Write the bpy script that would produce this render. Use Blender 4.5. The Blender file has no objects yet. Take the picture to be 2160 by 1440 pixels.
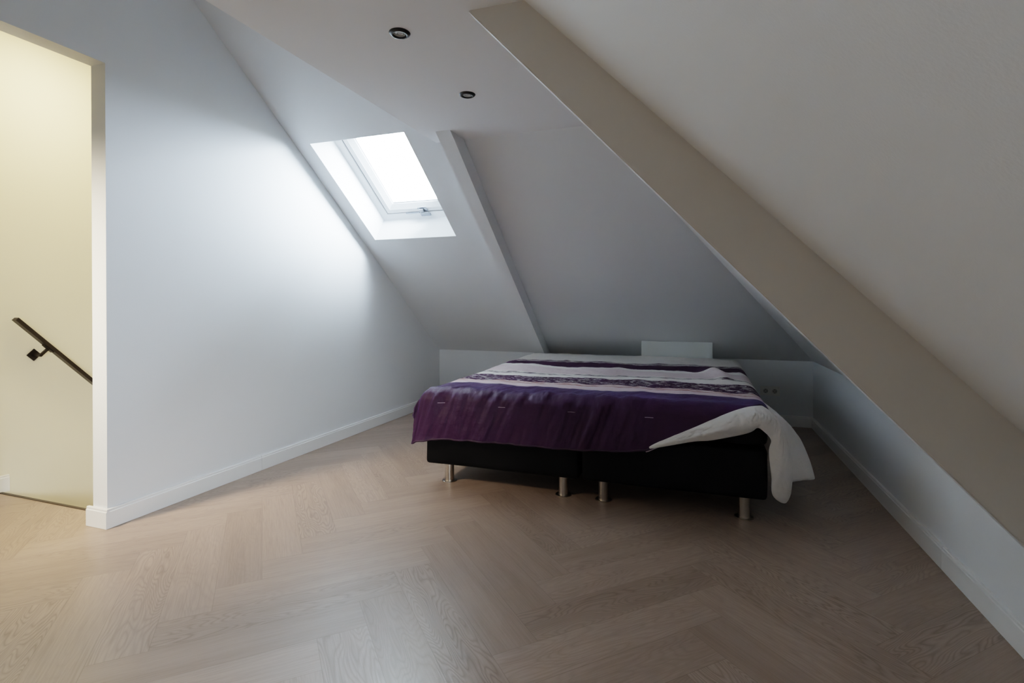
import bpy, bmesh, math, random
from mathutils import Vector, Matrix, noise
random.seed(7)
sc = bpy.context.scene
col = sc.collection
PI = math.pi

# ------------------------------------------------------------------ room measures (metres)
H = 1.04                       # eye height
XL, XR, YB = -2.575, 0.917, 4.9716      # left wall, right knee wall, back knee wall
KN, SA, SD = 0.5563, 0.7411, 1.0064     # knee wall height, slope of the back roof, slope of the right roof
ZC, UL = 2.0527, -1.5504                # low ceiling and its free left edge
VJ, TW, DH, VD = 1.656, 0.0965, 2.149, 0.60   # doorway: far jamb, wall thickness, head height, near jamb
YR = -2.6                      # rear wall behind the camera
ZU = 2.90                      # high ceiling over the left strip
SU0, SU1, SV0, SV1, PD = -2.455, -1.7344, 2.8706, 3.6233, 0.2186   # roof window opening and reveal depth
USW, VST = -3.62, 1.765        # stair wall, floor edge at the stairs
LA = math.sqrt(1 + SA * SA)
NA = Vector((0, SA, 1)) / LA    # outward normal of the back roof
EA = Vector((0, 1, -SA)) / LA   # down the back roof
def zA(v): return KN + SA * (YB - v)
def vA(z): return YB - (z - KN) / SA
def zD(u, v): return KN + SD * (XR - u) - 0.007 * (v - YB)

# ------------------------------------------------------------------ materials
def mat(name):
    m = bpy.data.materials.new(name); m.use_nodes = True
    nt = m.node_tree; b = nt.nodes['Principled BSDF']
    return m, nt, b
def N(nt, t, **k):
    n = nt.nodes.new(t)
    for a, v in k.items(): setattr(n, a, v)
    return n
def L(nt, a, b): nt.links.new(a, b)
def math_node(nt, op, a, b=None, clamp=False):
    n = N(nt, 'ShaderNodeMath', operation=op); n.use_clamp = clamp
    for i, x in enumerate((a, b)):
        if x is None: continue
        if isinstance(x, (int, float)): n.inputs[i].default_value = x
        else: L(nt, x, n.inputs[i])
    return n.outputs[0]
def ramp(nt, fac, stops, mode='LINEAR'):
    r = N(nt, 'ShaderNodeValToRGB'); r.color_ramp.interpolation = mode
    e = r.color_ramp.elements
    while len(e) < len(stops): e.new(0.5)
    for x, (p, c) in zip(e, stops):
        x.position = p; x.color = (c[0], c[1], c[2], 1)
    L(nt, fac, r.inputs[0]); return r.outputs[0]
def mixc(nt, fac, a, b, blend='MIX'):
    n = N(nt, 'ShaderNodeMix', data_type='RGBA', blend_type=blend)
    for s, x in ((0, fac), (6, a), (7, b)):
        if isinstance(x, (int, float)): n.inputs[s].default_value = x
        elif isinstance(x, tuple): n.inputs[s].default_value = (*x, 1)
        else: L(nt, x, n.inputs[s])
    return n.outputs[2]
def simple(name, c, rough=0.5, metal=0.0, bump=0.0, scale=200, var=0.0, spec=0.5):
    m, nt, b = mat(name)
    b.inputs['Base Color'].default_value = (*c, 1); b.inputs['Roughness'].default_value = rough
    b.inputs['Metallic'].default_value = metal; b.inputs['Specular IOR Level'].default_value = spec
    tc = N(nt, 'ShaderNodeTexCoord')
    nz = N(nt, 'ShaderNodeTexNoise'); nz.inputs['Scale'].default_value = scale; nz.inputs['Detail'].default_value = 4
    L(nt, tc.outputs['Object'], nz.inputs['Vector'])
    if bump:
        bp = N(nt, 'ShaderNodeBump'); bp.inputs['Strength'].default_value = bump; bp.inputs['Distance'].default_value = 0.002
        L(nt, nz.outputs['Fac'], bp.inputs['Height']); L(nt, bp.outputs[0], b.inputs['Normal'])
    if var:
        n2 = N(nt, 'ShaderNodeTexNoise'); n2.inputs['Scale'].default_value = 1.3; n2.inputs['Detail'].default_value = 3
        L(nt, tc.outputs['Object'], n2.inputs['Vector'])
        L(nt, mixc(nt, n2.outputs['Fac'], tuple(x * (1 - var) for x in c), tuple(min(1, x * (1 + var)) for x in c)), b.inputs['Base Color'])
    return m

M = {}
M['wall'] = simple('wall_paint', (.765, .785, .80), .6, bump=.10, scale=260, var=.02, spec=.3)
M['ceil'] = simple('ceiling_paint', (.84, .85, .865), .75, bump=.12, scale=240, var=.02, spec=.2)
M['board'] = simple('board_shade_paint', (.67, .632, .575), .7, bump=.06, scale=260, var=.015, spec=.2)  # toned darker and warmer than the walls, the face's shade put into the colour
M['roofpaint'] = simple('slope_paint', (.74, .74, .735), .75, bump=.22, scale=180, var=.02, spec=.2)
M['stairwall'] = simple('stair_wall_paint', (.78, .73, .60), .7, bump=.06, var=.02, spec=.2)
M['trim'] = simple('baseboard_paint', (.80, .80, .79), .35, var=.01)
M['frame'] = simple('window_lacquer', (.84, .86, .88), .3, var=.01)
M['darkmetal'] = simple('dark_bronze_metal', (.028, .021, .017), .38, .6, bump=.05)
M['blackring'] = simple('black_lacquer', (.012, .012, .014), .35)
M['steel'] = simple('brushed_steel', (.50, .45, .40), .32, 1.0, bump=.05, scale=90)
M['lens'] = simple('lamp_lens', (.55, .55, .54), .10, .35)
M['black'] = simple('black_upholstery', (.0022, .0022, .003), .65, bump=.25, scale=500, spec=.16)
M['plastic'] = simple('socket_plastic', (.78, .77, .74), .35, var=.01)
M['hole'] = simple('socket_pin_hole', (.01, .01, .01), .6)
M['panel'] = simple('panel_lacquer', (.74, .78, .77), .4, var=.01)
M['nosing'] = simple('stair_nosing', (.045, .032, .02), .5)
M['groove'] = simple('window_seal', (.03, .032, .036), .6)
M['thread'] = simple('pale_thread', (.45, .36, .44), .6)
M['steps'] = simple('stair_tread', (.36, .27, .19), .5, var=.05)

# glass pane: clear, slightly reflecting
m, nt, b = mat('window_glass'); nt.nodes.remove(b)
tr = N(nt, 'ShaderNodeBsdfTransparent'); gl = N(nt, 'ShaderNodeBsdfGlossy'); gl.inputs['Roughness'].default_value = .02
mx = N(nt, 'ShaderNodeMixShader')
tr.inputs[0].default_value = (.95, .98, 1, 1)
mx.inputs[0].default_value = .05; L(nt, tr.outputs[0], mx.inputs[1]); L(nt, gl.outputs[0], mx.inputs[2])
L(nt, mx.outputs[0], nt.nodes['Material Output'].inputs[0]); M['glass'] = m

# oak herringbone: plank-local UV (metres), per-plank random colour attribute
m, nt, b = mat('oak_herringbone')
uv = N(nt, 'ShaderNodeUVMap', uv_map='plank'); rn = N(nt, 'ShaderNodeAttribute', attribute_name='rnd')
sp = N(nt, 'ShaderNodeSeparateColor'); L(nt, rn.outputs['Color'], sp.inputs[0])
su = N(nt, 'ShaderNodeSeparateXYZ'); L(nt, uv.outputs[0], su.inputs[0])
def coords(sx, sy):
    c = N(nt, 'ShaderNodeCombineXYZ')
    L(nt, math_node(nt, 'MULTIPLY', su.outputs[0], sx), c.inputs[0])
    L(nt, math_node(nt, 'MULTIPLY', su.outputs[1], sy), c.inputs[1])
    L(nt, math_node(nt, 'MULTIPLY', sp.outputs[0], 60.0), c.inputs[2]); return c.outputs[0]
n1 = N(nt, 'ShaderNodeTexNoise'); n1.inputs['Scale'].default_value = 1; n1.inputs['Detail'].default_value = 2.2; n1.inputs['Roughness'].default_value = .42
L(nt, coords(1.7, 9.0), n1.inputs['Vector'])
rings = math_node(nt, 'FRACT', math_node(nt, 'MULTIPLY', n1.outputs['Fac'], math_node(nt, 'ADD', math_node(nt, 'MULTIPLY', sp.outputs[1], 22), 16)))
tri = math_node(nt, 'ABSOLUTE', math_node(nt, 'SUBTRACT', math_node(nt, 'MULTIPLY', rings, 2), 1))
ringd = math_node(nt, 'POWER', tri, 2.2)
n2 = N(nt, 'ShaderNodeTexNoise'); n2.inputs['Scale'].default_value = 1; n2.inputs['Detail'].default_value = 5; n2.inputs['Roughness'].default_value = .65
L(nt, coords(7, 210), n2.inputs['Vector'])
n3 = N(nt, 'ShaderNodeTexNoise'); n3.inputs['Scale'].default_value = 1; n3.inputs['Detail'].default_value = 3
L(nt, coords(1.6, 14), n3.inputs['Vector'])
base = ramp(nt, sp.outputs[2], [(0, (.265, .188, .142)), (.5, (.325, .237, .184)), (1, (.375, .280, .222))])
cstr = math_node(nt, 'MULTIPLY', math_node(nt, 'POWER', sp.outputs[1], 1.1), .8)
c1 = mixc(nt, math_node(nt, 'MULTIPLY', ringd, cstr), base, (.145, .098, .070))
c2 = mixc(nt, math_node(nt, 'MULTIPLY', ramp(nt, n2.outputs['Fac'], [(.42, (0, 0, 0)), (.7, (1, 1, 1))]), .6), c1, (.20, .145, .108))
c3 = mixc(nt, ramp(nt, n3.outputs['Fac'], [(.3, (0, 0, 0)), (.7, (.35, .35, .35))]), c2, (.41, .312, .25))
# joints
PW, PL = .1535, .1535 * 5
def edge(o, w): return math_node(nt, 'MINIMUM', o, math_node(nt, 'SUBTRACT', w, o))
ed = math_node(nt, 'MINIMUM', edge(su.outputs[0], PL), edge(su.outputs[1], PW))
joint = math_node(nt, 'LESS_THAN', ed, .0009)
c4 = mixc(nt, math_node(nt, 'MULTIPLY', joint, .45), c3, (.12, .085, .06))
L(nt, c4, b.inputs['Base Color'])
rg = math_node(nt, 'ADD', math_node(nt, 'MULTIPLY', n2.outputs['Fac'], .14), .25)
L(nt, rg, b.inputs['Roughness']); b.inputs['Specular IOR Level'].default_value = .6
bp = N(nt, 'ShaderNodeBump'); bp.inputs['Strength'].default_value = .25; bp.inputs['Distance'].default_value = .0012
hsum = math_node(nt, 'SUBTRACT', math_node(nt, 'ADD', math_node(nt, 'MULTIPLY', n2.outputs['Fac'], .5), math_node(nt, 'MULTIPLY', tri, .25)), math_node(nt, 'MULTIPLY', joint, 1.0))
L(nt, hsum, bp.inputs['Height']); L(nt, bp.outputs[0], b.inputs['Normal'])
M['floor'] = m

# duvet print: UV x across the bed, y = metres from the bed foot along the bed length
m, nt, b = mat('striped_duvet')
uv = N(nt, 'ShaderNodeUVMap', uv_map='cloth'); su = N(nt, 'ShaderNodeSeparateXYZ'); L(nt, uv.outputs[0], su.inputs[0])
def nz(sx, sy, detail=3, rough=.5, off=0.0):
    c = N(nt, 'ShaderNodeCombineXYZ')
    L(nt, math_node(nt, 'MULTIPLY', su.outputs[0], sx), c.inputs[0]); L(nt, math_node(nt, 'MULTIPLY', su.outputs[1], sy), c.inputs[1])
    c.inputs[2].default_value = off
    n = N(nt, 'ShaderNodeTexNoise'); n.inputs['Scale'].default_value = 1; n.inputs['Detail'].default_value = detail; n.inputs['Roughness'].default_value = rough
    L(nt, c.outputs[0], n.inputs['Vector']); return n.outputs['Fac']
wob = math_node(nt, 'MULTIPLY', math_node(nt, 'SUBTRACT', nz(6, 6, 4, .65), .5), .07)
wob2 = math_node(nt, 'MULTIPLY', math_node(nt, 'SUBTRACT', nz(1.1, .6, 1, .5, 3), .5), .22)
yb_ = su.outputs[1]
yw = math_node(nt, 'ADD', yb_, wob)
yw2 = math_node(nt, 'ADD', yw, wob2)
PUR, WHI, PNK, ROS = (.046, .0105, .050), (.86, .845, .815), (.70, .59, .625), (.42, .225, .215)
def band(y, a, z, soft=.003):
    lo = math_node(nt, 'MULTIPLY', math_node(nt, 'SUBTRACT', y, a), 1 / soft, True)
    hi = math_node(nt, 'MULTIPLY', math_node(nt, 'SUBTRACT', z, y), 1 / soft, True)
    return math_node(nt, 'MULTIPLY', lo, hi)
speck = ramp(nt, nz(24, 85, 3, .6, 1.7), [(.39, (1, 1, 1)), (.43, (0, 0, 0))])
speck2 = ramp(nt, nz(14, 120, 3, .6, 5.1), [(.47, (1, 1, 1)), (.52, (0, 0, 0))])
speck3 = ramp(nt, nz(9, 150, 2, .6, 8.1), [(.50, (1, 1, 1)), (.55, (0, 0, 0))])
c = mixc(nt, band(yb_, -9, 2.945), WHI, PUR)
c = mixc(nt, band(yb_, 2.945, 3.06), c, PNK)
c = mixc(nt, math_node(nt, 'MULTIPLY', band(yw, 3.035, 3.145), speck3), c, ROS)
inv = math_node(nt, 'SUBTRACT', 1.0, speck)
c = mixc(nt, math_node(nt, 'MULTIPLY', band(yw, 3.11, 3.36), inv), c, PUR)
c = mixc(nt, math_node(nt, 'MULTIPLY', band(yw, 3.47, 3.53), math_node(nt, 'SUBTRACT', 1.0, speck2)), c, PUR)
c = mixc(nt, math_node(nt, 'MULTIPLY', band(yw, 3.535, 3.83, .03), .8), c, PNK)
c = mixc(nt, band(yw2, 3.875, 4.12, .004), c, PUR)
c = mixc(nt, math_node(nt, 'MULTIPLY', band(yw2, 4.12, 4.215), speck3), c, PUR)
# coloured cloth weave
wv = nz(900, 900, 2)
c = mixc(nt, math_node(nt, 'MULTIPLY', wv, .12), c, (.25, .2, .25), 'MULTIPLY')
L(nt, c, b.inputs['Base Color'])
b.inputs['Roughness'].default_value = .55
L(nt, math_node(nt, 'SUBTRACT', .80, math_node(nt, 'MULTIPLY', band(yb_, -9, 2.945), .28)), b.inputs['Roughness'])
pm = band(yb_, -9, 2.945)
L(nt, math_node(nt, 'MULTIPLY', pm, .15), b.inputs['Sheen Weight']); b.inputs['Sheen Roughness'].default_value = .45; b.inputs['Sheen Tint'].default_value = (.22, .24, .85, 1)  # blue of the sky's reflection put into the sheen tint of the purple
b.inputs['Specular IOR Level'].default_value = .3
bp = N(nt, 'ShaderNodeBump'); bp.inputs['Strength'].default_value = .55; bp.inputs['Distance'].default_value = .012
hh = math_node(nt, 'ADD', nz(22, 9, 3, .55, 2), math_node(nt, 'MULTIPLY', nz(11, 22, 3, .55, 4), .7))
L(nt, hh, bp.inputs['Height']); L(nt, bp.outputs[0], b.inputs['Normal'])
M['duvet'] = m
M['purple'] = simple('purple_piping', (.034, .008, .036), .5, bump=.2, scale=300)

m, nt, b = mat('white_cotton')
b.inputs['Base Color'].default_value = (.74, .72, .70, 1); b.inputs['Roughness'].default_value = .8
b.inputs['Sheen Weight'].default_value = .2
tc = N(nt, 'ShaderNodeTexCoord'); a1 = N(nt, 'ShaderNodeTexNoise'); a1.inputs['Scale'].default_value = 14; a1.inputs['Detail'].default_value = 3; a1.inputs['Distortion'].default_value = .5
L(nt, tc.outputs['Object'], a1.inputs['Vector'])
bp = N(nt, 'ShaderNodeBump'); bp.inputs['Strength'].default_value = .8; bp.inputs['Distance'].default_value = .015
L(nt, a1.outputs['Fac'], bp.inputs['Height']); L(nt, bp.outputs[0], b.inputs['Normal'])
M['cotton'] = m

# ------------------------------------------------------------------ mesh helpers
def link(name, me, m, parent=None, smooth=False, inv=None):
    o = bpy.data.objects.new(name, me); col.objects.link(o)
    if m: me.materials.append(m)
    if smooth:
        for p in me.polygons: p.use_smooth = True
    if parent: o.parent = parent
    return o
def from_bm(name, bm, m, parent=None, smooth=False, angle=None):
    bmesh.ops.remove_doubles(bm, verts=bm.verts, dist=1e-6)
    bmesh.ops.recalc_face_normals(bm, faces=bm.faces)
    me = bpy.data.meshes.new(name); bm.to_mesh(me); bm.free()
    if angle is not None:
        me.set_sharp_from_angle(angle=angle); smooth = True
    return link(name, me, m, parent, smooth)
def prism(bm, pts, off):
    """closed prism: polygon pts (3-D) swept by vector off"""
    off = Vector(off)
    a = [bm.verts.new(p) for p in pts]; z = [bm.verts.new(Vector(p) + off) for p in pts]
    bm.faces.new(a[::-1]); bm.faces.new(z)
    n = len(pts)
    for i in range(n): bm.faces.new((a[i], a[(i + 1) % n], z[(i + 1) % n], z[i]))
def box(bm, lo, hi, bevel=0.0, seg=2):
    r = bmesh.ops.create_cube(bm, size=1)
    vs = r['verts']
    for v in vs: v.co = Vector([lo[i] + (v.co[i] + .5) * (hi[i] - lo[i]) for i in range(3)])
    if bevel:
        es = {e for v in vs for e in v.link_edges}
        bmesh.ops.bevel(bm, geom=list(es), offset=bevel, segments=seg, profile=.5, affect='EDGES')
def lathe(bm, prof, seg=32, loc=(0, 0, 0), mtx=None):
    rings = []
    for r, z in prof:
        ring = []
        for i in range(seg):
            p = Vector((r * math.cos(2 * PI * i / seg), r * math.sin(2 * PI * i / seg), z))
            if mtx is not None: p = mtx @ p
            ring.append(bm.verts.new(p + Vector(loc)))
        rings.append(ring)
    for a, b_ in zip(rings, rings[1:]):
        for i in range(seg):
            j = (i + 1) % seg
            bm.faces.new((a[i], a[j], b_[j], b_[i]))
    bm.faces.new(rings[0][::-1]); bm.faces.new(rings[-1])
def tag(o, label=None, cat=None, group=None, kind=None):
    if label: o['label'] = label
    if cat: o['category'] = cat
    if group: o['group'] = group
    if kind: o['kind'] = kind
    return o
def empty(name, loc=(0, 0, 0)):
    e = bpy.data.objects.new(name, None); e.location = loc; e.empty_display_size = .1; col.objects.link(e); return e
def struct(name, bm, m, label=None, cat=None, **k):
    return tag(from_bm(name, bm, m, **k), label, cat, kind='structure')

# ------------------------------------------------------------------ floor
def clip(poly, lo, hi):
    for ax in (0, 1):
        for s, lim in ((1, lo[ax]), (-1, hi[ax])):
            out = []
            for i in range(len(poly)):
                a, c_ = poly[i], poly[(i + 1) % len(poly)]
                da, dc = s * (a[ax] - lim), s * (c_[ax] - lim)
                if da >= 0: out.append(a)
                if (da < 0) != (dc < 0):
                    t = da / (da - dc); out.append(tuple(x + (y - x) * t for x, y in zip(a, c_)))
            poly = out
            if len(poly) < 3: return []
    return poly
def build_floor():
    bm = bmesh.new(); uvl = bm.loops.layers.uv.new('plank'); cl = bm.loops.layers.float_color.new('rnd')
    r2 = math.sqrt(.5)
    P0, Q0 = .304 - PL, 1.877 - PW          # one plank end seen in the photo fixes the pattern
    rnd = random.Random(11)
    regs = (((XL - TW, YR), (XR, YB)), ((USW, YR), (XL - TW, VST)))
    for n in range(-34, 40):
        for k in range(-8, 8):
            bp_, bq = P0 + (n + 10 * k) * PW, Q0 + n * PW
            for kind in (0, 1):
                if kind == 0: p0, q0, dp, dq = bp_, bq, PL, PW
                else: p0, q0, dp, dq = bp_ + PL, bq + PW - PL, PW, PL
                pts = []
                for p, q in ((p0, q0), (p0 + dp, q0), (p0 + dp, q0 + dq), (p0, q0 + dq)):
                    la, lb = (p - p0, q - q0) if kind == 0 else (q - q0, p - p0)
                    pts.append(((p - q) * r2, (p + q) * r2, la, lb))
                if max(x[0] for x in pts) < USW or min(x[0] for x in pts) > XR or max(x[1] for x in pts) < YR or min(x[1] for x in pts) > YB: continue
                c_ = (rnd.random(), rnd.random(), rnd.random(), 1)
                for lo, hi in regs:
                    poly = clip(pts, lo, hi)
                    if len(poly) < 3: continue
                    f = bm.faces.new([bm.verts.new((x[0], x[1], 0)) for x in poly])
                    if f.normal.z < 0: f.normal_flip()
                    for lp in f.loops:
                        x = min(poly, key=lambda q_: (q_[0] - lp.vert.co.x) ** 2 + (q_[1] - lp.vert.co.y) ** 2)
                        lp[uvl].uv = (x[2], x[3]); lp[cl] = c_
    for f in bm.faces:
        f.normal_update()
        if f.normal.z < 0: f.normal_flip()
    # slab below
    for lo, hi in regs:
        box(bm, (lo[0], lo[1], -.2), (hi[0], hi[1], -.002))
    me = bpy.data.meshes.new('floor'); bm.to_mesh(me); bm.free()
    return tag(link('floor', me, M['floor']), 'light oak herringbone plank floor', 'floor', kind='structure')
build_floor()

# ------------------------------------------------------------------ walls
bm = bmesh.new()
poly = [(VJ, 0), (YB + .05, 0), (YB + .05, KN), (YB, KN), (vA(ZU), ZU), (YR, ZU), (YR, 0), (VD, 0), (VD, DH), (VJ, DH)]
prism(bm, [(XL, v, z) for v, z in poly], (-TW, 0, 0))
struct('wall_left', bm, M['wall'], 'tall white left wall with the doorway opening', 'wall')
bm = bmesh.new(); box(bm, (XL - TW, YB, -.1), (XR + .15, YB + .15, KN + .02))
struct('wall_back', bm, M['wall'], 'low white knee wall behind the bed', 'wall')
bm = bmesh.new(); box(bm, (XR, YR, -.1), (XR + .15, YB + .15, zD(XR, YR)))
struct('wall_right', bm, M['wall'], 'low white knee wall on the right', 'wall')
bm = bmesh.new(); box(bm, (USW - .1, YR - .12, -3), (XR + .15, YR, ZU))
struct('wall_rear', bm, M['wall'])
bm = bmesh.new(); box(bm, (USW - .1, YR, -3), (USW, YB + .15, ZU))
struct('wall_stairwell', bm, M['stairwall'], 'cream stairwell wall beyond the doorway', 'wall')
bm = bmesh.new(); box(bm, (USW, YB, -3), (XL - TW, YB + .15, KN + .02)); box(bm, (XL - TW, VST, -3), (XL - TW + .06, YB + .15, -.2))
struct('wall_far', bm, M['stairwall'])

# back roof slope with the roof window hole: prisms swept outwards
def PA(u, v): return Vector((u, v, zA(v)))
bm = bmesh.new()
T = NA * PD
uval = lambda z: XR - (z - KN) / SD
zt = ZC + .05
us = SU1
def quadA(pts): prism(bm, [PA(*p) for p in pts], T)
quadA([(USW - .1, YB + .1), (us, YB + .1), (us, SV1), (SU0, SV1), (USW - .1, SV1)])
quadA([(USW - .1, SV1), (SU0, SV1), (SU0, SV0), (USW - .1, SV0)])
quadA([(USW - .1, SV0), (SU0, SV0), (us, SV0), (us, vA(zt)), (us, vA(ZU)), (USW - .1, vA(ZU))])
quadA([(us, YB + .1), (XR + .14, YB + .1), (XR + .14, YB), (uval(zt) + .25, vA(zt)), (us, vA(zt)), (us, SV0), (us, SV1)])
quadA([(us, vA(zt)), (UL + .03, vA(zt)), (UL + .03, vA(ZU)), (us, vA(ZU))])
bmesh.ops.remove_doubles(bm, verts=bm.verts, dist=1e-5)
struct('ceiling_slope_back', bm, M['wall'], 'white back roof slope with the roof window', 'ceiling')
# right roof slope
bm = bmesh.new()
def PDm(u, v): return Vector((u, v, zD(u, v)))
ut = XR - (ZC + .02 - KN) / SD
prism(bm, [PDm(XR, YR), PDm(XR, YB + .14), PDm(ut, vA(ZC + .02) + .3), PDm(ut, YR)], Vector((SD, 0, 1)).normalized() * .15)
struct('ceiling_slope_right', bm, M['roofpaint'], 'white right roof slope', 'ceiling')
# low flat ceiling, its upstand and the high ceiling
bm = bmesh.new(); box(bm, (UL, YR, ZC), (ut + .12, vA(ZC) + .05, ZC + .06))
struct('ceiling', bm, M['ceil'], 'low flat white ceiling holding two round spotlights', 'ceiling')
bm = bmesh.new(); box(bm, (UL, YR, ZC + .06), (UL + .03, vA(ZC + .06) + .02, ZU))
struct('wall_upstand', bm, M['wall'])
bm = bmesh.new(); box(bm, (USW - .1, YR, ZU), (UL + .2, YB, ZU + .08))
struct('ceiling_upper', bm, M['ceil'])

# rafter casing on the back slope (trim_1)
RU0, RU1, RQ = -1.4555, -1.3602, .1138
drop = RQ * LA
bm = bmesh.new()
va, vb = YB - (ZC + .01 + drop - KN) / SA, YB
pts = [(va, ZC + .01), (vb - .004, KN - drop), (vb - .004, KN - .0), (vA(ZC + .01), ZC + .01)]
prism(bm, [(RU0, v, z) for v, z in pts], (RU1 - RU0, 0, 0))
struct('trim_1', bm, M['wall'], 'white boxed rafter running down the back slope beside the roof window', 'beam')
# board hanging below the right slope (trim_2)
bm = bmesh.new()
vBf = lambda u: 1.683 + .028 * u
zb = lambda u: zD(u, vBf(u)) - .2449 - .0533 * u
u0 = -1.0
for _ in range(60):
    u0 += (zb(u0) - (ZC + .005)) / 1.06
u1 = XR - .001
ua = XR - (ZC + .005 - KN) / SD + .01
face = [(u0, zb(u0)), (u1, zb(u1)), (u1, zD(u1, 1.7) + .04), (ua + .05, ZC + .03), (u0, ZC + .03)]
prism(bm, [(u, vBf(u), z) for u, z in face], (0, .047, 0))
bm.normal_update(); bmesh.ops.recalc_face_normals(bm, faces=bm.faces)
le = [e for e in bm.edges if abs(e.verts[0].co.z - e.verts[1].co.z) > 1 and all(abs(v.co.z - zb(v.co.x)) < .01 and abs(v.co.y - vBf(v.co.x)) < .001 for v in e.verts)]
bmesh.ops.bevel(bm, geom=le, offset=.004, segments=2, affect='EDGES')
bm.normal_update()
for f in bm.faces: f.material_index = 1 if (f.normal.z < -.3) else 0  # underside takes the lighter paint, its skylit edge put into the colour
t2 = struct('trim_2', bm, M['board'], 'wide boxed beam, face toned beige for shade, sloping down along the right roof slope', 'beam')
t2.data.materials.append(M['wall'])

# ------------------------------------------------------------------ baseboards
BP = [(0, 0), (.015, 0), (.015, .076), (.0115, .079), (.0115, .087), (.009, .090), (0, .090)]
def baseboard(bm, a, b_, out, gap0=0, gap1=0):
    a, b_, out = Vector(a), Vector(b_), Vector(out)
    d = (b_ - a).normalized(); a = a + d * gap0; b_ = b_ - d * gap1
    prism(bm, [a + out * x + Vector((0, 0, z + .001)) for x, z in BP], b_ - a)
bm = bmesh.new(); g = .0009
baseboard(bm, (XL, VJ, 0), (XL, 2.555, 0), (1, 0, 0), 0, g)
baseboard(bm, (XL, 2.555, 0), (XL, YB, 0), (1, 0, 0), g, 0)
baseboard(bm, (XL - TW - .028, VJ, 0), (XL + .015, VJ, 0), (0, -1, 0))
struct('baseboard_left', bm, M['trim'], 'white baseboard along the left wall, wrapping its end', 'baseboard')
bm = bmesh.new(); baseboard(bm, (XL, YB, 0), (-.48, YB, 0), (0, -1, 0)); baseboard(bm, (.14, YB, 0), (XR, YB, 0), (0, -1, 0))
struct('baseboard_back', bm, M['trim'], 'white baseboard along the back knee wall', 'baseboard')
bm = bmesh.new()
baseboard(bm, (XR, YR, 0), (XR, 2.487, 0), (-1, 0, 0), 0, g); baseboard(bm, (XR, 2.487, 0), (XR, YB, 0), (-1, 0, 0), g, 0)
struct('baseboard_right', bm, M['trim'], 'white baseboard along the right knee wall', 'baseboard')
bm = bmesh.new(); baseboard(bm, (USW, YR, 0), (USW, VST + .045, 0), (1, 0, 0))
struct('baseboard_stairwell', bm, M['trim'], 'short white baseboard end at the top of the stairs', 'baseboard')

# ------------------------------------------------------------------ stairs
bm = bmesh.new(); box(bm, (USW + .002, VST - .004, -.03), (XL - TW - .002, VST + .012, .004), .002)
struct('trim_3', bm, M['nosing'], 'dark edging strip at the top of the stairs', 'trim')
bm = bmesh.new()
for i in range(10):
    v0 = VST + .012 + i * .205
    box(bm, (USW + .001, v0, -.2 * (i + 1) - .04), (XL - TW - .001, v0 + .235, -.2 * (i + 1)), .004)
    box(bm, (USW + .001, v0 + .19, -.2 * (i + 2)), (XL - TW - .001, v0 + .205, -.2 * (i + 1) - .03))
struct('floor_stair_steps', bm, M['steps'])

# ------------------------------------------------------------------ handrail
hr = tag(empty('handrail', (USW, 1.95, 0)), 'dark brown square metal handrail sloping down the cream stair wall', 'handrail')
def child(name, bm, m, parent, **k):
    o = from_bm(name, bm, m, None, **k); o.parent = parent
    o.matrix_parent_inverse = Matrix.Translation(parent.location).inverted(); return o
RC = Vector((USW + .065, 1.812, .957)); RDv = Vector((0, 1, -1.03)).normalized(); RN = Vector((0, 1.03, 1)).normalized()
def railbox(bm, s0, s1, x0, x1, n0, n1, bevel=.002):
    b2 = bmesh.new(); box(b2, (x0, s0, n0), (x1, s1, n1), bevel)
    for v in b2.verts: v.co = RC + Vector((v.co.x, 0, 0)) + RDv * v.co.y + RN * v.co.z
    me = bpy.data.meshes.new('tmp'); b2.to_mesh(me); b2.free(); bm.from_mesh(me); bpy.data.meshes.remove(me)
bm = bmesh.new(); railbox(bm, 0, 3.0, -.02, .02, -.010, .010)
child('rail', bm, M['darkmetal'], hr)
def bracket(s):
    bm = bmesh.new()
    railbox(bm, s - .032, s + .032, -.015, .015, -.016, -.0095)
    # arm: post below the rail, then straight back to the wall
    railbox(bm, s - .0075, s + .0075, -.0075, .0075, -.062, -.012)
    railbox(bm, s - .0075, s + .0075, -.063, .0075, -.070, -.055)
    o = child('bracket', bm, M['darkmetal'], hr)
    b2 = bmesh.new(); railbox(b2, s - .026, s + .026, -.0645, -.0585, -.0885, -.0365, .003)
    p = from_bm('wall_plate', b2, M['darkmetal']); p.parent = o
    p.matrix_parent_inverse = Matrix.Identity(4)
    p.matrix_parent_inverse = Matrix.Translation(hr.location).inverted() @ Matrix.Translation(hr.location)
    return o
bracket(.235); bracket(1.9)

# ------------------------------------------------------------------ roof window
w1 = tag(empty('window_1'), 'open white framed roof window glowing with white sky', 'window', kind='structure')
OC = PA(SU0, SV0); WU, WE = SU1 - SU0, (SV1 - SV0) * LA
MW = Matrix.Identity(4)
for i in range(3):
    MW[i][0] = (1, 0, 0)[i]; MW[i][1] = EA[i]; MW[i][2] = NA[i]; MW[i][3] = OC[i]
w1.matrix_world = MW
def ringloop(bm, prof):
    """mitred rectangular ring: prof = (inset, height) closed profile around the opening WU x WE"""
    loops = []
    for ins, h in prof:
        loops.append([bm.verts.new((x, y, h)) for x, y in ((ins, ins), (WU - ins, ins), (WU - ins, WE - ins), (ins, WE - ins))])
    n = len(loops)
    for i in range(n):
        a, c_ = loops[i], loops[(i + 1) % n]
        for j in range(4):
            k = (j + 1) % 4
            bm.faces.new((a[j], a[k], c_[k], c_[j]))
def wpart(name, prof, m, parent=w1):
    bm = bmesh.new(); ringloop(bm, prof); return from_bm(name, bm, m, parent)
p = PD
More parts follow.
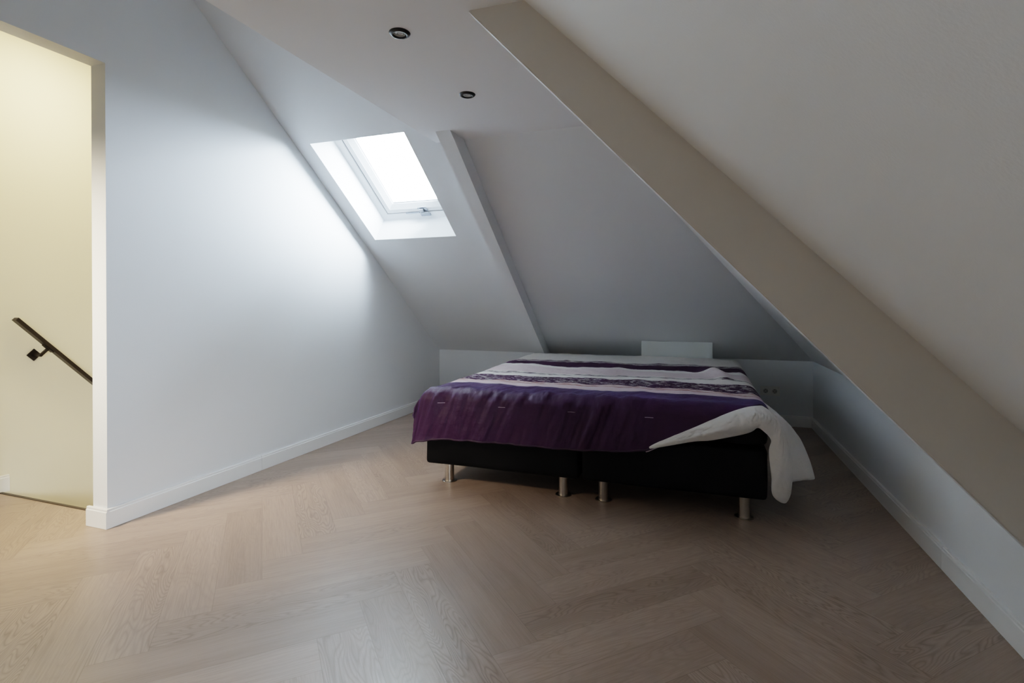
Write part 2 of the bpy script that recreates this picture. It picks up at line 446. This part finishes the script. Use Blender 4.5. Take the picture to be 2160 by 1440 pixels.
wpart('window_frame', [(-.03, p - .004), (.0, p - .004), (.003, p - .0), (.052, p + .009), (.0570, p + .013), (.0570, p + .07), (-.03, p + .07)], M['frame'])
wpart('seal', [(.0565, p + .0150), (.0655, p + .0150), (.0655, p + .06), (.0565, p + .06)], M['groove'])
wpart('sash', [(.0645, p + .018), (.0660, p + .010), (.100, p + .012), (.104, p + .015), (.140, p + .036), (.143, p + .040), (.143, p + .065), (.0645, p + .065)], M['frame'])
wpart('glazing_bead', [(.1425, p + .041), (.1447, p + .041), (.1447, p + .048), (.1425, p + .048)], M['groove'])
wpart('spacer', [(.151, p + .0535), (.1535, p + .0535), (.1535, p + .0565), (.151, p + .0565)], simple('spacer_mauve', (.25, .2, .3), .5))
bm = bmesh.new(); box(bm, (.14, .14, p + .049), (WU - .14, WE - .14, p + .053)); from_bm('pane', bm, M['glass'], w1)
# latch at the bottom of the sash
hd = bmesh.new()
hx, hy = WU * .56, WE - .062
box(hd, (hx - .045, hy - .052, p + .002), (hx + .035, hy - .006, p + .012), .003)
box(hd, (hx - .030, hy - .040, p - .012), (hx + .006, hy + .012, p + .004), .004)
box(hd, (hx - .022, hy - .012, p - .018), (hx + .045, hy + .004, p - .008), .003)
box(hd, (hx - .040, hy + .006, p - .004), (hx + .048, hy + .038, p + .006), .004)
box(hd, (hx - .17, hy - .002, p + .002), (hx - .045, hy + .010, p + .012), .002)
hm = simple('satin_metal', (.30, .32, .36), .35, .7)
from_bm('latch', hd, hm, w1)

# ------------------------------------------------------------------ spotlights
def downlight(name, x, y):
    e = empty(name, (x, y, ZC))
    bm = bmesh.new()
    pr = [(.0395, 0), (.0400, -.0012), (.0385, -.0035), (.034, -.0072), (.029, -.0088), (.0260, -.0085), (.0248, -.0070), (.0240, -.0012), (.0240, 0)]
    seg = 48; rings = []
    for r, z in pr: rings.append([bm.verts.new((r * math.cos(2 * PI * i / seg), r * math.sin(2 * PI * i / seg), z)) for i in range(seg)])
    for a, c_ in zip(rings, rings[1:] + rings[:1]):
        for i in range(seg): bm.faces.new((a[i], a[(i + 1) % seg], c_[(i + 1) % seg], c_[i]))
    from_bm('ring', bm, M['blackring'], e, angle=.9)
    bm = bmesh.new(); lathe(bm, [(.0241, -.0004), (.0238, -.0030), (.0225, -.0036), (.0215, -.0016), (.017, -.0013), (.0150, -.0030), (.011, -.0036), (.009, -.0020), (.0015, -.0026)], 36)
    from_bm('lens', bm, M['lens'], e, angle=.6)
    return e
a = downlight('downlight', -1.052, 1.713)
tag(a, 'round black spotlight in the ceiling nearer the camera, farther from the roof window', 'spotlight', 'ceiling spotlights')
a = downlight('downlight', -1.052, 2.323)
tag(a, 'round black spotlight in the ceiling farther back, just in front of the boxed rafter', 'spotlight', 'ceiling spotlights')

# ------------------------------------------------------------------ double socket on the back wall
so = tag(empty('double_socket', (.590, YB, .2925)), 'white double wall socket on the back knee wall right of the bed', 'socket')
def schild(name, bm, m, parent=so, **k): return from_bm(name, bm, m, parent, **k)
bm = bmesh.new(); box(bm, (-.076, -.008, -.0405), (.076, 0, .0405), .003); schild('cover_frame', bm, M['plastic'])
for x in (-.0355, .0355):
    bm = bmesh.new(); box(bm, (x - .0275, -.0105, -.0275), (x + .0275, -.004, .0275), .002)
    ry = Matrix.Rotation(PI / 2, 4, 'X')
    seg = 40; rings = []
    for r, d in ((.0225, -.0106), (.0215, -.0112), (.0205, -.0106), (.0195, .004), (.0001, .004)):
        rings.append([bm.verts.new((x + r * math.cos(2 * PI * i / seg), d, r * math.sin(2 * PI * i / seg))) for i in range(seg)])
    for a_, c_ in zip(rings, rings[1:]):
        for i in range(seg): bm.faces.new((a_[i], a_[(i + 1) % seg], c_[(i + 1) % seg], c_[i]))
    ins = schild('socket_insert', bm, M['plastic'])
    bm = bmesh.new()
    seg = 32; lathe(bm, [(.0195, .0), (.0195, .0004)], 32, (x, -.0108, 0), Matrix.Rotation(PI / 2, 4, 'X'))
    wl = from_bm('recess', bm, simple('socket_recess', (.46, .45, .43), .5), ins)
    for dx, dz in ((-.0095, 0), (.0095, 0), (0, -.0135), (0, .0135)):
        bm = bmesh.new(); lathe(bm, [(.0028, 0), (.0028, .0005)], 12, (x + dx, -.0113, dz), Matrix.Rotation(PI / 2, 4, 'X'))
        from_bm('pin_hole', bm, M['hole'], ins)

# ------------------------------------------------------------------ white panel box behind the bed head
bm = bmesh.new()
vf = 4.748
pts = [(vf, .001), (YB - .001, .001), (YB - .001, KN - .002), (vA(.708) - .002, .706), (vf, .712)]
prism(bm, [(-.466, v, z) for v, z in pts], (.590, 0, 0))
es = [e for e in bm.edges if e.calc_length() > .2]
bmesh.ops.bevel(bm, geom=es, offset=.002, segments=1, affect='EDGES')
tag(from_bm('panel_box', bm, M['panel']), 'low white box panel rising behind the head of the bed', 'panel')

# ------------------------------------------------------------------ bed
BV0, BV1 = 2.70, 4.70
def soft_box(bm, lo, hi, r, bulge=.006, seed=0, n=14):
    """upholstered block with rounded edges, slightly swollen faces and shallow creases"""
    b2 = bmesh.new(); box(b2, lo, hi, r, 3)
    bmesh.ops.subdivide_edges(b2, edges=[e for e in b2.edges if e.calc_length() > .09], cuts=n, use_grid_fill=True)
    c_ = [(lo[i] + hi[i]) / 2 for i in range(3)]; h = [(hi[i] - lo[i]) / 2 for i in range(3)]
    b2.normal_update()
    for v in b2.verts:
        q = [abs(v.co[i] - c_[i]) / h[i] for i in range(3)]
        s = sorted(q)[:2]
        k = (1 - s[0] ** 4) * (1 - s[1] ** 4)
        w = noise.noise(Vector((v.co.x * 5 + seed, v.co.y * 5, v.co.z * 9)))
        v.co += v.normal * (bulge * k + .003 * w)
    me = bpy.data.meshes.new('tmp'); b2.to_mesh(me); b2.free(); bm.from_mesh(me); bpy.data.meshes.remove(me)
def leg_mesh():
    bm = bmesh.new(); lathe(bm, [(.0265, .004), (.0265, .117)], 32); return bm
def box_spring(name, x0, x1, legs, label):
    e = empty(name, ((x0 + x1) / 2, (BV0 + BV1) / 2, 0)); tag(e, label, 'bed base', 'box spring halves of the bed')
    inv = Matrix.Translation(e.location).inverted()
    bm = bmesh.new(); soft_box(bm, (x0, BV0, .115), (x1, BV1, .356), .018, seed=x0 * 7)
    o = from_bm('upholstered_base', bm, M['black'], e, angle=.8); o.matrix_parent_inverse = inv
    for lx in legs:
        for ly in (BV0 + .082, BV1 - .085):
            bm = bmesh.new(); lathe(bm, [(.0265, .0045), (.0265, .1155)], 32)
            lg = from_bm('leg', bm, M['steel'], e, angle=.7); lg.location = (lx, ly, 0); lg.matrix_parent_inverse = inv
            lg['label'] = 'brushed steel tube leg'
            bm = bmesh.new(); lathe(bm, [(.044, .0005), (.044, .003), (.042, .0045), (.0285, .0048), (.0285, .007), (.0262, .0072)], 36)
            from_bm('foot_plate', bm, M['steel'], lg, angle=.5)
    return e
box_spring('box_spring', -1.486, -.586, (-1.375, -.686), 'left black box spring on steel tube legs, nearer the left wall')
box_spring('box_spring', -.570, .312, (-.468, .217), 'right black box spring on steel tube legs, nearer the right knee wall')
bm = bmesh.new(); soft_box(bm, (-1.485, BV0 + .005, .368), (0.313, BV1, .528), .03, .004, 3)
tag(from_bm('mattress', bm, M['black'], angle=.8), 'black mattress under the duvet, showing at the right front corner', 'mattress')

# duvet --------------------------------------------------------------
dv = tag(empty('duvet', (-.58, 3.6, .5)), 'rumpled white duvet with purple stripes and a purple satin foot end, draped over the bed', 'duvet')
dinv = Matrix.Translation(dv.location).inverted()
def lerp_table(t, x):
    for (a, ya), (b_, yb2) in zip(t, t[1:]):
        if x <= b_:
            if x <= a: return ya
            k = (x - a) / (b_ - a); k = k * k * (3 - 2 * k) if False else k
            return ya + (yb2 - ya) * k
    return t[-1][1]
def over(s, r, th):
    """arc then straight fall: returns (out, drop) after s metres past the bend"""
    if s <= 0: return 0, 0
    if s < r * th: a = s / r; return r * math.sin(a), r * (1 - math.cos(a))
    q = s - r * th
    return r * math.sin(th) + q * math.cos(th), r * (1 - math.cos(th)) + q * math.sin(th)
EF, EL, ER = 2.755, -1.43, .268
def fbm(x, y, z=0.0, o=3):
    return noise.fractal(Vector((x, y, z)), 1.0, 2.0, o)
HEM = [(-1.7, .36), (-1.5, .345), (-1.35, .325), (-1.0, .315), (-.6, .315), (-.35, .300), (-.235, .283), (-.147, .240), (-.065, .195), (.015, .152), (.094, .110), (.17, .068), (.24, .030), (.285, .006), (.34, -.06), (.42, -.20), (.6, -.5)]
def duvet_pt(a, b_):
    s = EF - b_
    of, df = over(s, .075, math.radians(80))
    sl = EL - a; ol, dl = over(sl, .10, math.radians(63))
    sr = a - ER; orr, dr = over(sr, .075, math.radians(86))
    u = min(max(a, EL), ER) - ol + orr
    v = max(b_, EF) - of
    side = dl + dr
    dp = math.sqrt(df * df + side * side) if df > 0 and side > 0 else df + side
    z = .558 + .018 * max(0, min(1, (b_ - 3.6) / 1.0)) - dp
    # puffs, ripples and the rumpled fold near the right side
    top = 1.0 / (1 + 60 * dp)
    z += top * (.012 * fbm(a * 1.7, b_ * 1.9, 1) + .0055 * fbm(a * 8, b_ * 7, 2))
    g1 = 1.5 * math.exp(-((a - .09 - (3.95 - b_) * .17) / .055) ** 2 - ((b_ - 3.75) / .26) ** 2)
    g2 = math.exp(-((a + 1.22) / .16) ** 2 - ((b_ - 3.85) / .08) ** 2)
    g3 = math.exp(-((a + .75) / .25) ** 2 - ((b_ - 4.45) / .15) ** 2)
    z += .030 * g1 + .012 * g2 + .012 * g3
    # gathers at the front bend, long soft folds on the front fall
    if s > -.16:
        k = min(1, (s + .16) / .16) * (1 - .85 * min(1, max(0, (a + .40) / .25)))
        f = fbm((a + .35 * s) * 15, b_ * 2.6, 7, 3) * .014 + fbm(a * 5.5 + b_ * 2.2, b_ * 2.0, 9, 2) * .009
        gath = math.exp(-((s - .04) / .06) ** 2) * .006 * fbm(a * 34 + 9 * b_, b_ * 5, 4, 2)
        fr_ = min(1, max(0, s / .1))
        v += -(f + gath) * k * fr_ - .012 * math.sin(min(1, max(0, s / .32)) * PI) * fr_
        z += (f * .6 + gath) * k * (1 - fr_)
    if side > 0 and sl > 0: u -= .006 * fbm(b_ * 9, a * 3, 5, 2)
    return Vector((u, v, z))
A0, A1, NAa, NBb = -1.60, .40, 300, 230
verts, faces, uvs = [], [], []
for i in range(NAa + 1):
    a = A0 + (A1 - A0) * i / NAa
    hem = EF - lerp_table(HEM, a) - .004 * noise.noise(Vector((a * 14, 0, 3)))
    hem = max(2.3, hem)
    top = 4.735
    for j in range(NBb + 1):
        t = j / NBb
        t = t ** 1.25
        bb = hem + (top - hem) * t
        verts.append(duvet_pt(a, bb)); uvs.append((a, bb))
for i in range(NAa):
    for j in range(NBb):
        k = i * (NBb + 1) + j
        faces.append((k, k + NBb + 1, k + NBb + 2, k + 1))
me = bpy.data.meshes.new('cover'); me.from_pydata([tuple(v) for v in verts], [], faces); me.update()
ul = me.uv_layers.new(name='cloth')
for lp in me.loops: ul.data[lp.index].uv = uvs[lp.vertex_index]
cov = link('cover', me, M['duvet'], dv, True); cov.matrix_parent_inverse = dinv
sd_ = cov.modifiers.new('thick', 'SOLIDIFY'); sd_.thickness = .012; sd_.offset = -1
# piping along the hem
def tube(bm, pts, r, seg=8):
    rings = []
    for i, p_ in enumerate(pts):
        t = (pts[min(i + 1, len(pts) - 1)] - pts[max(i - 1, 0)]).normalized()
        x = t.cross(Vector((0, .3, 1))).normalized(); y = t.cross(x)
        rings.append([bm.verts.new(p_ + x * r * math.cos(2 * PI * k / seg) + y * r * math.sin(2 * PI * k / seg)) for k in range(seg)])
    for a_, c_ in zip(rings, rings[1:]):
        for k in range(seg): bm.faces.new((a_[k], a_[(k + 1) % seg], c_[(k + 1) % seg], c_[k]))
    bm.faces.new(rings[0][::-1]); bm.faces.new(rings[-1])
ha = [verts[i * (NBb + 1)] + Vector((0, .002, -.001)) for i in range(0, NAa + 1)]
i_end = int((.30 - A0) / (A1 - A0) * NAa)
bm = bmesh.new(); tube(bm, ha[2:i_end:2], .0058)
o = from_bm('hem_piping', bm, M['purple'], dv, True); o.matrix_parent_inverse = dinv; o['label'] = 'purple rolled hem'
i_s = int((-.24 - A0) / (A1 - A0) * NAa)
bm = bmesh.new(); tube(bm, [p_ + Vector((.003, -.002, -.0075)) for p_ in ha[i_s:i_end:2]], .0024)
o = from_bm('hem_seam', bm, M['thread'], dv, True); o.matrix_parent_inverse = dinv; o['label'] = 'thin pale seam line'
# quilting stitches: short pale bars on the purple foot end
def stitch(a, s, w=.042):
    bm = bmesh.new(); n = 8; rows = []
    for k in range(n + 1):
        aa = a + (k / n - .5) * w
        row = []
        for ds in (-.0011, .0011):
            q = duvet_pt(aa, EF - s + ds)
            q1 = duvet_pt(aa + .004, EF - s + ds) - q; q2 = duvet_pt(aa, EF - s + ds + .004) - q
            nn = q1.cross(q2).normalized()
            row.append(bm.verts.new(q + nn * .0028))
        rows.append(row)
    for r0, r1 in zip(rows, rows[1:]): bm.faces.new((r0[0], r1[0], r1[1], r0[1]))
    o = from_bm('stitch', bm, M['thread'], dv, True); o.matrix_parent_inverse = dinv
for a in (-1.372, -1.004, -.616, -.224): stitch(a, .125)
# white reverse side turned out at the right front corner
ROWS = [  # top, middle, bottom
 ((-.222, 2.640, .338), (-.220, 2.640, .335), (-.218, 2.640, .331)),
 ((-.147, 2.655, .377), (-.142, 2.638, .366), (-.137, 2.644, .352)),
 ((-.065, 2.655, .418), (-.040, 2.638, .404), (-.015, 2.648, .383)),
 ((.015, 2.662, .458), (.035, 2.634, .432), (.055, 2.648, .394)),
 ((.094, 2.674, .498), (.118, 2.630, .466), (.140, 2.650, .416)),
 ((.172, 2.688, .533), (.190, 2.628, .496), (.205, 2.652, .436)),
 ((.232, 2.708, .550), (.240, 2.636, .514), (.238, 2.655, .450)),
 ((.268, 2.718, .555), (.276, 2.644, .520), (.262, 2.658, .468)),
 ((.288, 2.725, .555), (.306, 2.648, .518), (.286, 2.650, .458)),
 ((.304, 2.732, .545), (.335, 2.655, .505), (.322, 2.668, .412)),
 ((.314, 2.738, .538), (.352, 2.655, .475), (.316, 2.682, .350)),
 ((.321, 2.745, .530), (.368, 2.655, .435), (.328, 2.690, .235)),
 ((.326, 2.752, .524), (.384, 2.665, .395), (.333, 2.700, .150)),
 ((.329, 2.762, .518), (.400, 2.690, .370), (.384, 2.718, .112)),
 ((.331, 2.775, .515), (.405, 2.730, .370), (.413, 2.745, .152)),
 ((.332, 2.800, .512), (.398, 2.785, .385), (.414, 2.785, .186)),
 ((.333, 2.860, .510), (.442, 2.870, .390), (.482, 2.860, .184)),
 ((.334, 2.960, .510), (.472, 2.960, .378), (.549, 2.950, .176)),
 ((.334, 3.080, .508), (.445, 3.120, .390), (.500, 3.130, .205)),
 ((.332, 3.200, .500), (.405, 3.260, .410), (.430, 3.280, .270)),
]
def cr(p0, p1, p2, p3, t):
    return .5 * ((2 * p1) + (p2 - p0) * t + (2 * p0 - 5 * p1 + 4 * p2 - p3) * t * t + (3 * p1 - p0 - 3 * p2 + p3) * t ** 3)
NS, NT = 12, 40
R3 = [[Vector(x) for x in r] for r in ROWS]
vs, fs = [], []
ns = (len(R3) - 1) * NS
for i in range(ns + 1):
    k = min(i // NS, len(R3) - 2); t = i / NS - k
    g4 = [R3[max(0, k - 1)], R3[k], R3[k + 1], R3[min(len(R3) - 1, k + 2)]]
    T_, M_, B_ = [cr(g4[0][c_], g4[1][c_], g4[2][c_], g4[3][c_], t) for c_ in range(3)]
    for j in range(NT + 1):
        w = j / NT
        q = T_ * ((1 - w) * (1 - 2 * w)) + M_ * (4 * w * (1 - w)) + B_ * (w * (2 * w - 1))
        amp = .015 * math.sin(PI * min(1, w * 1.3)) * min(1, i / 30)
        f = fbm(i * .055, w * 1.4, 21, 3)
        f2 = fbm(i * .16, w * 3.5 + i * .05, 27, 3)
        q = q + Vector((.4, -.8, .1)) * (f * amp + f2 * amp * .8)
        vs.append(q)
for i in range(ns):
    for j in range(NT):
        k = i * (NT + 1) + j
        fs.append((k, k + 1, k + NT + 2, k + NT + 1))
me = bpy.data.meshes.new('lining'); me.from_pydata([tuple(v) for v in vs], [], fs); me.update()
ln = link('lining', me, M['cotton'], dv, True); ln.matrix_parent_inverse = dinv
ln['label'] = 'white reverse side of the duvet turned out at the right corner'
s2 = ln.modifiers.new('thick', 'SOLIDIFY'); s2.thickness = .007; s2.offset = 0

# ------------------------------------------------------------------ light
def area(name, loc, target, sx, sy, power, colr, portal=False):
    l = bpy.data.lights.new(name, 'AREA'); l.shape = 'RECTANGLE'; l.size, l.size_y = sx, sy
    l.energy = power; l.color = colr
    o = bpy.data.objects.new(name, l); col.objects.link(o); o.location = loc
    o.rotation_euler = (Vector(target) - Vector(loc)).to_track_quat('-Z', 'Y').to_euler()
    if portal: l.cycles.is_portal = True
    return o
cw = MW @ Vector((WU / 2, WE / 2, PD + .06))
pl = area('sky_portal', cw, cw - NA, WU - .1, WE - .1, 1, (1, 1, 1), True)
pl.matrix_world = MW @ Matrix.Translation((WU / 2, WE / 2, PD + .065))
area('rear_fill', (-.7, YR + .1, 1.2), (-.7, 3, 1.5), 2.6, 1.6, 1.0, (1, .96, .91))  # soft fill added behind the camera, no window there
sl = area('side_fill', (.34, -.75, 1.1), (-2.5, 2.0, .12), .7, .7, 5.2, (.86, .94, 1)); sl.data.spread = math.radians(58)  # added fill, narrowed to lift the lower left wall
area('stair_lamp', (-3.05, 1.95, 2.45), (-3.55, 1.9, 1.2), .35, .35, 6.5, (1, .84, .50))
area('stair_low_lamp', (-2.95, 2.3, -.9), (-3.5, 2.2, .5), .4, .4, 3.5, (1, .82, .56))
ll = area('landing_fill', (-3.0, .55, 2.1), (-2.66, 1.66, .8), .3, .3, 4.8, (1, .84, .62)); ll.data.spread = math.radians(62)  # added warm fill aimed at the door jamb
w = bpy.data.worlds.new('sky'); sc.world = w; w.use_nodes = True
bg = w.node_tree.nodes['Background']
bg.inputs[1].default_value = 130.0
# overcast sky: brightest overhead, dimmer at the horizon, dark ground below
wn = w.node_tree; tcw = N(wn, 'ShaderNodeTexCoord'); sx = N(wn, 'ShaderNodeSeparateXYZ'); L(wn, tcw.outputs['Generated'], sx.inputs[0])
zz = math_node(wn, 'ADD', math_node(wn, 'MULTIPLY', sx.outputs[2], .5), .5)
L(wn, ramp(wn, zz, [(.48, (.05, .052, .05)), (.51, (.20, .23, .26)), (.75, (.47, .535, .60)), (1.0, (.82, .90, .985))]), bg.inputs[0])

# ------------------------------------------------------------------ camera
F, YAW, Y0, PITCH = 1104.45, .3401, 647.24, -.0062
cam = bpy.data.cameras.new('camera'); co = bpy.data.objects.new('camera', cam); col.objects.link(co)
cam.sensor_fit = 'HORIZONTAL'; cam.sensor_width = 36; cam.lens = 36 * F / 2160
cam.shift_y = (Y0 - 720) / 2160
co.location = (0, 0, H); co.rotation_euler = (PI / 2 + PITCH, 0, YAW)
cam.clip_start = .05
sc.camera = co
sc.cycles.use_denoising = True
sc.cycles.max_bounces = 16; sc.cycles.diffuse_bounces = 10; sc.cycles.sample_clamp_indirect = 6
sc.view_settings.view_transform = 'Filmic'
sc.view_settings.look = 'Medium High Contrast'; sc.view_settings.exposure = 1.38
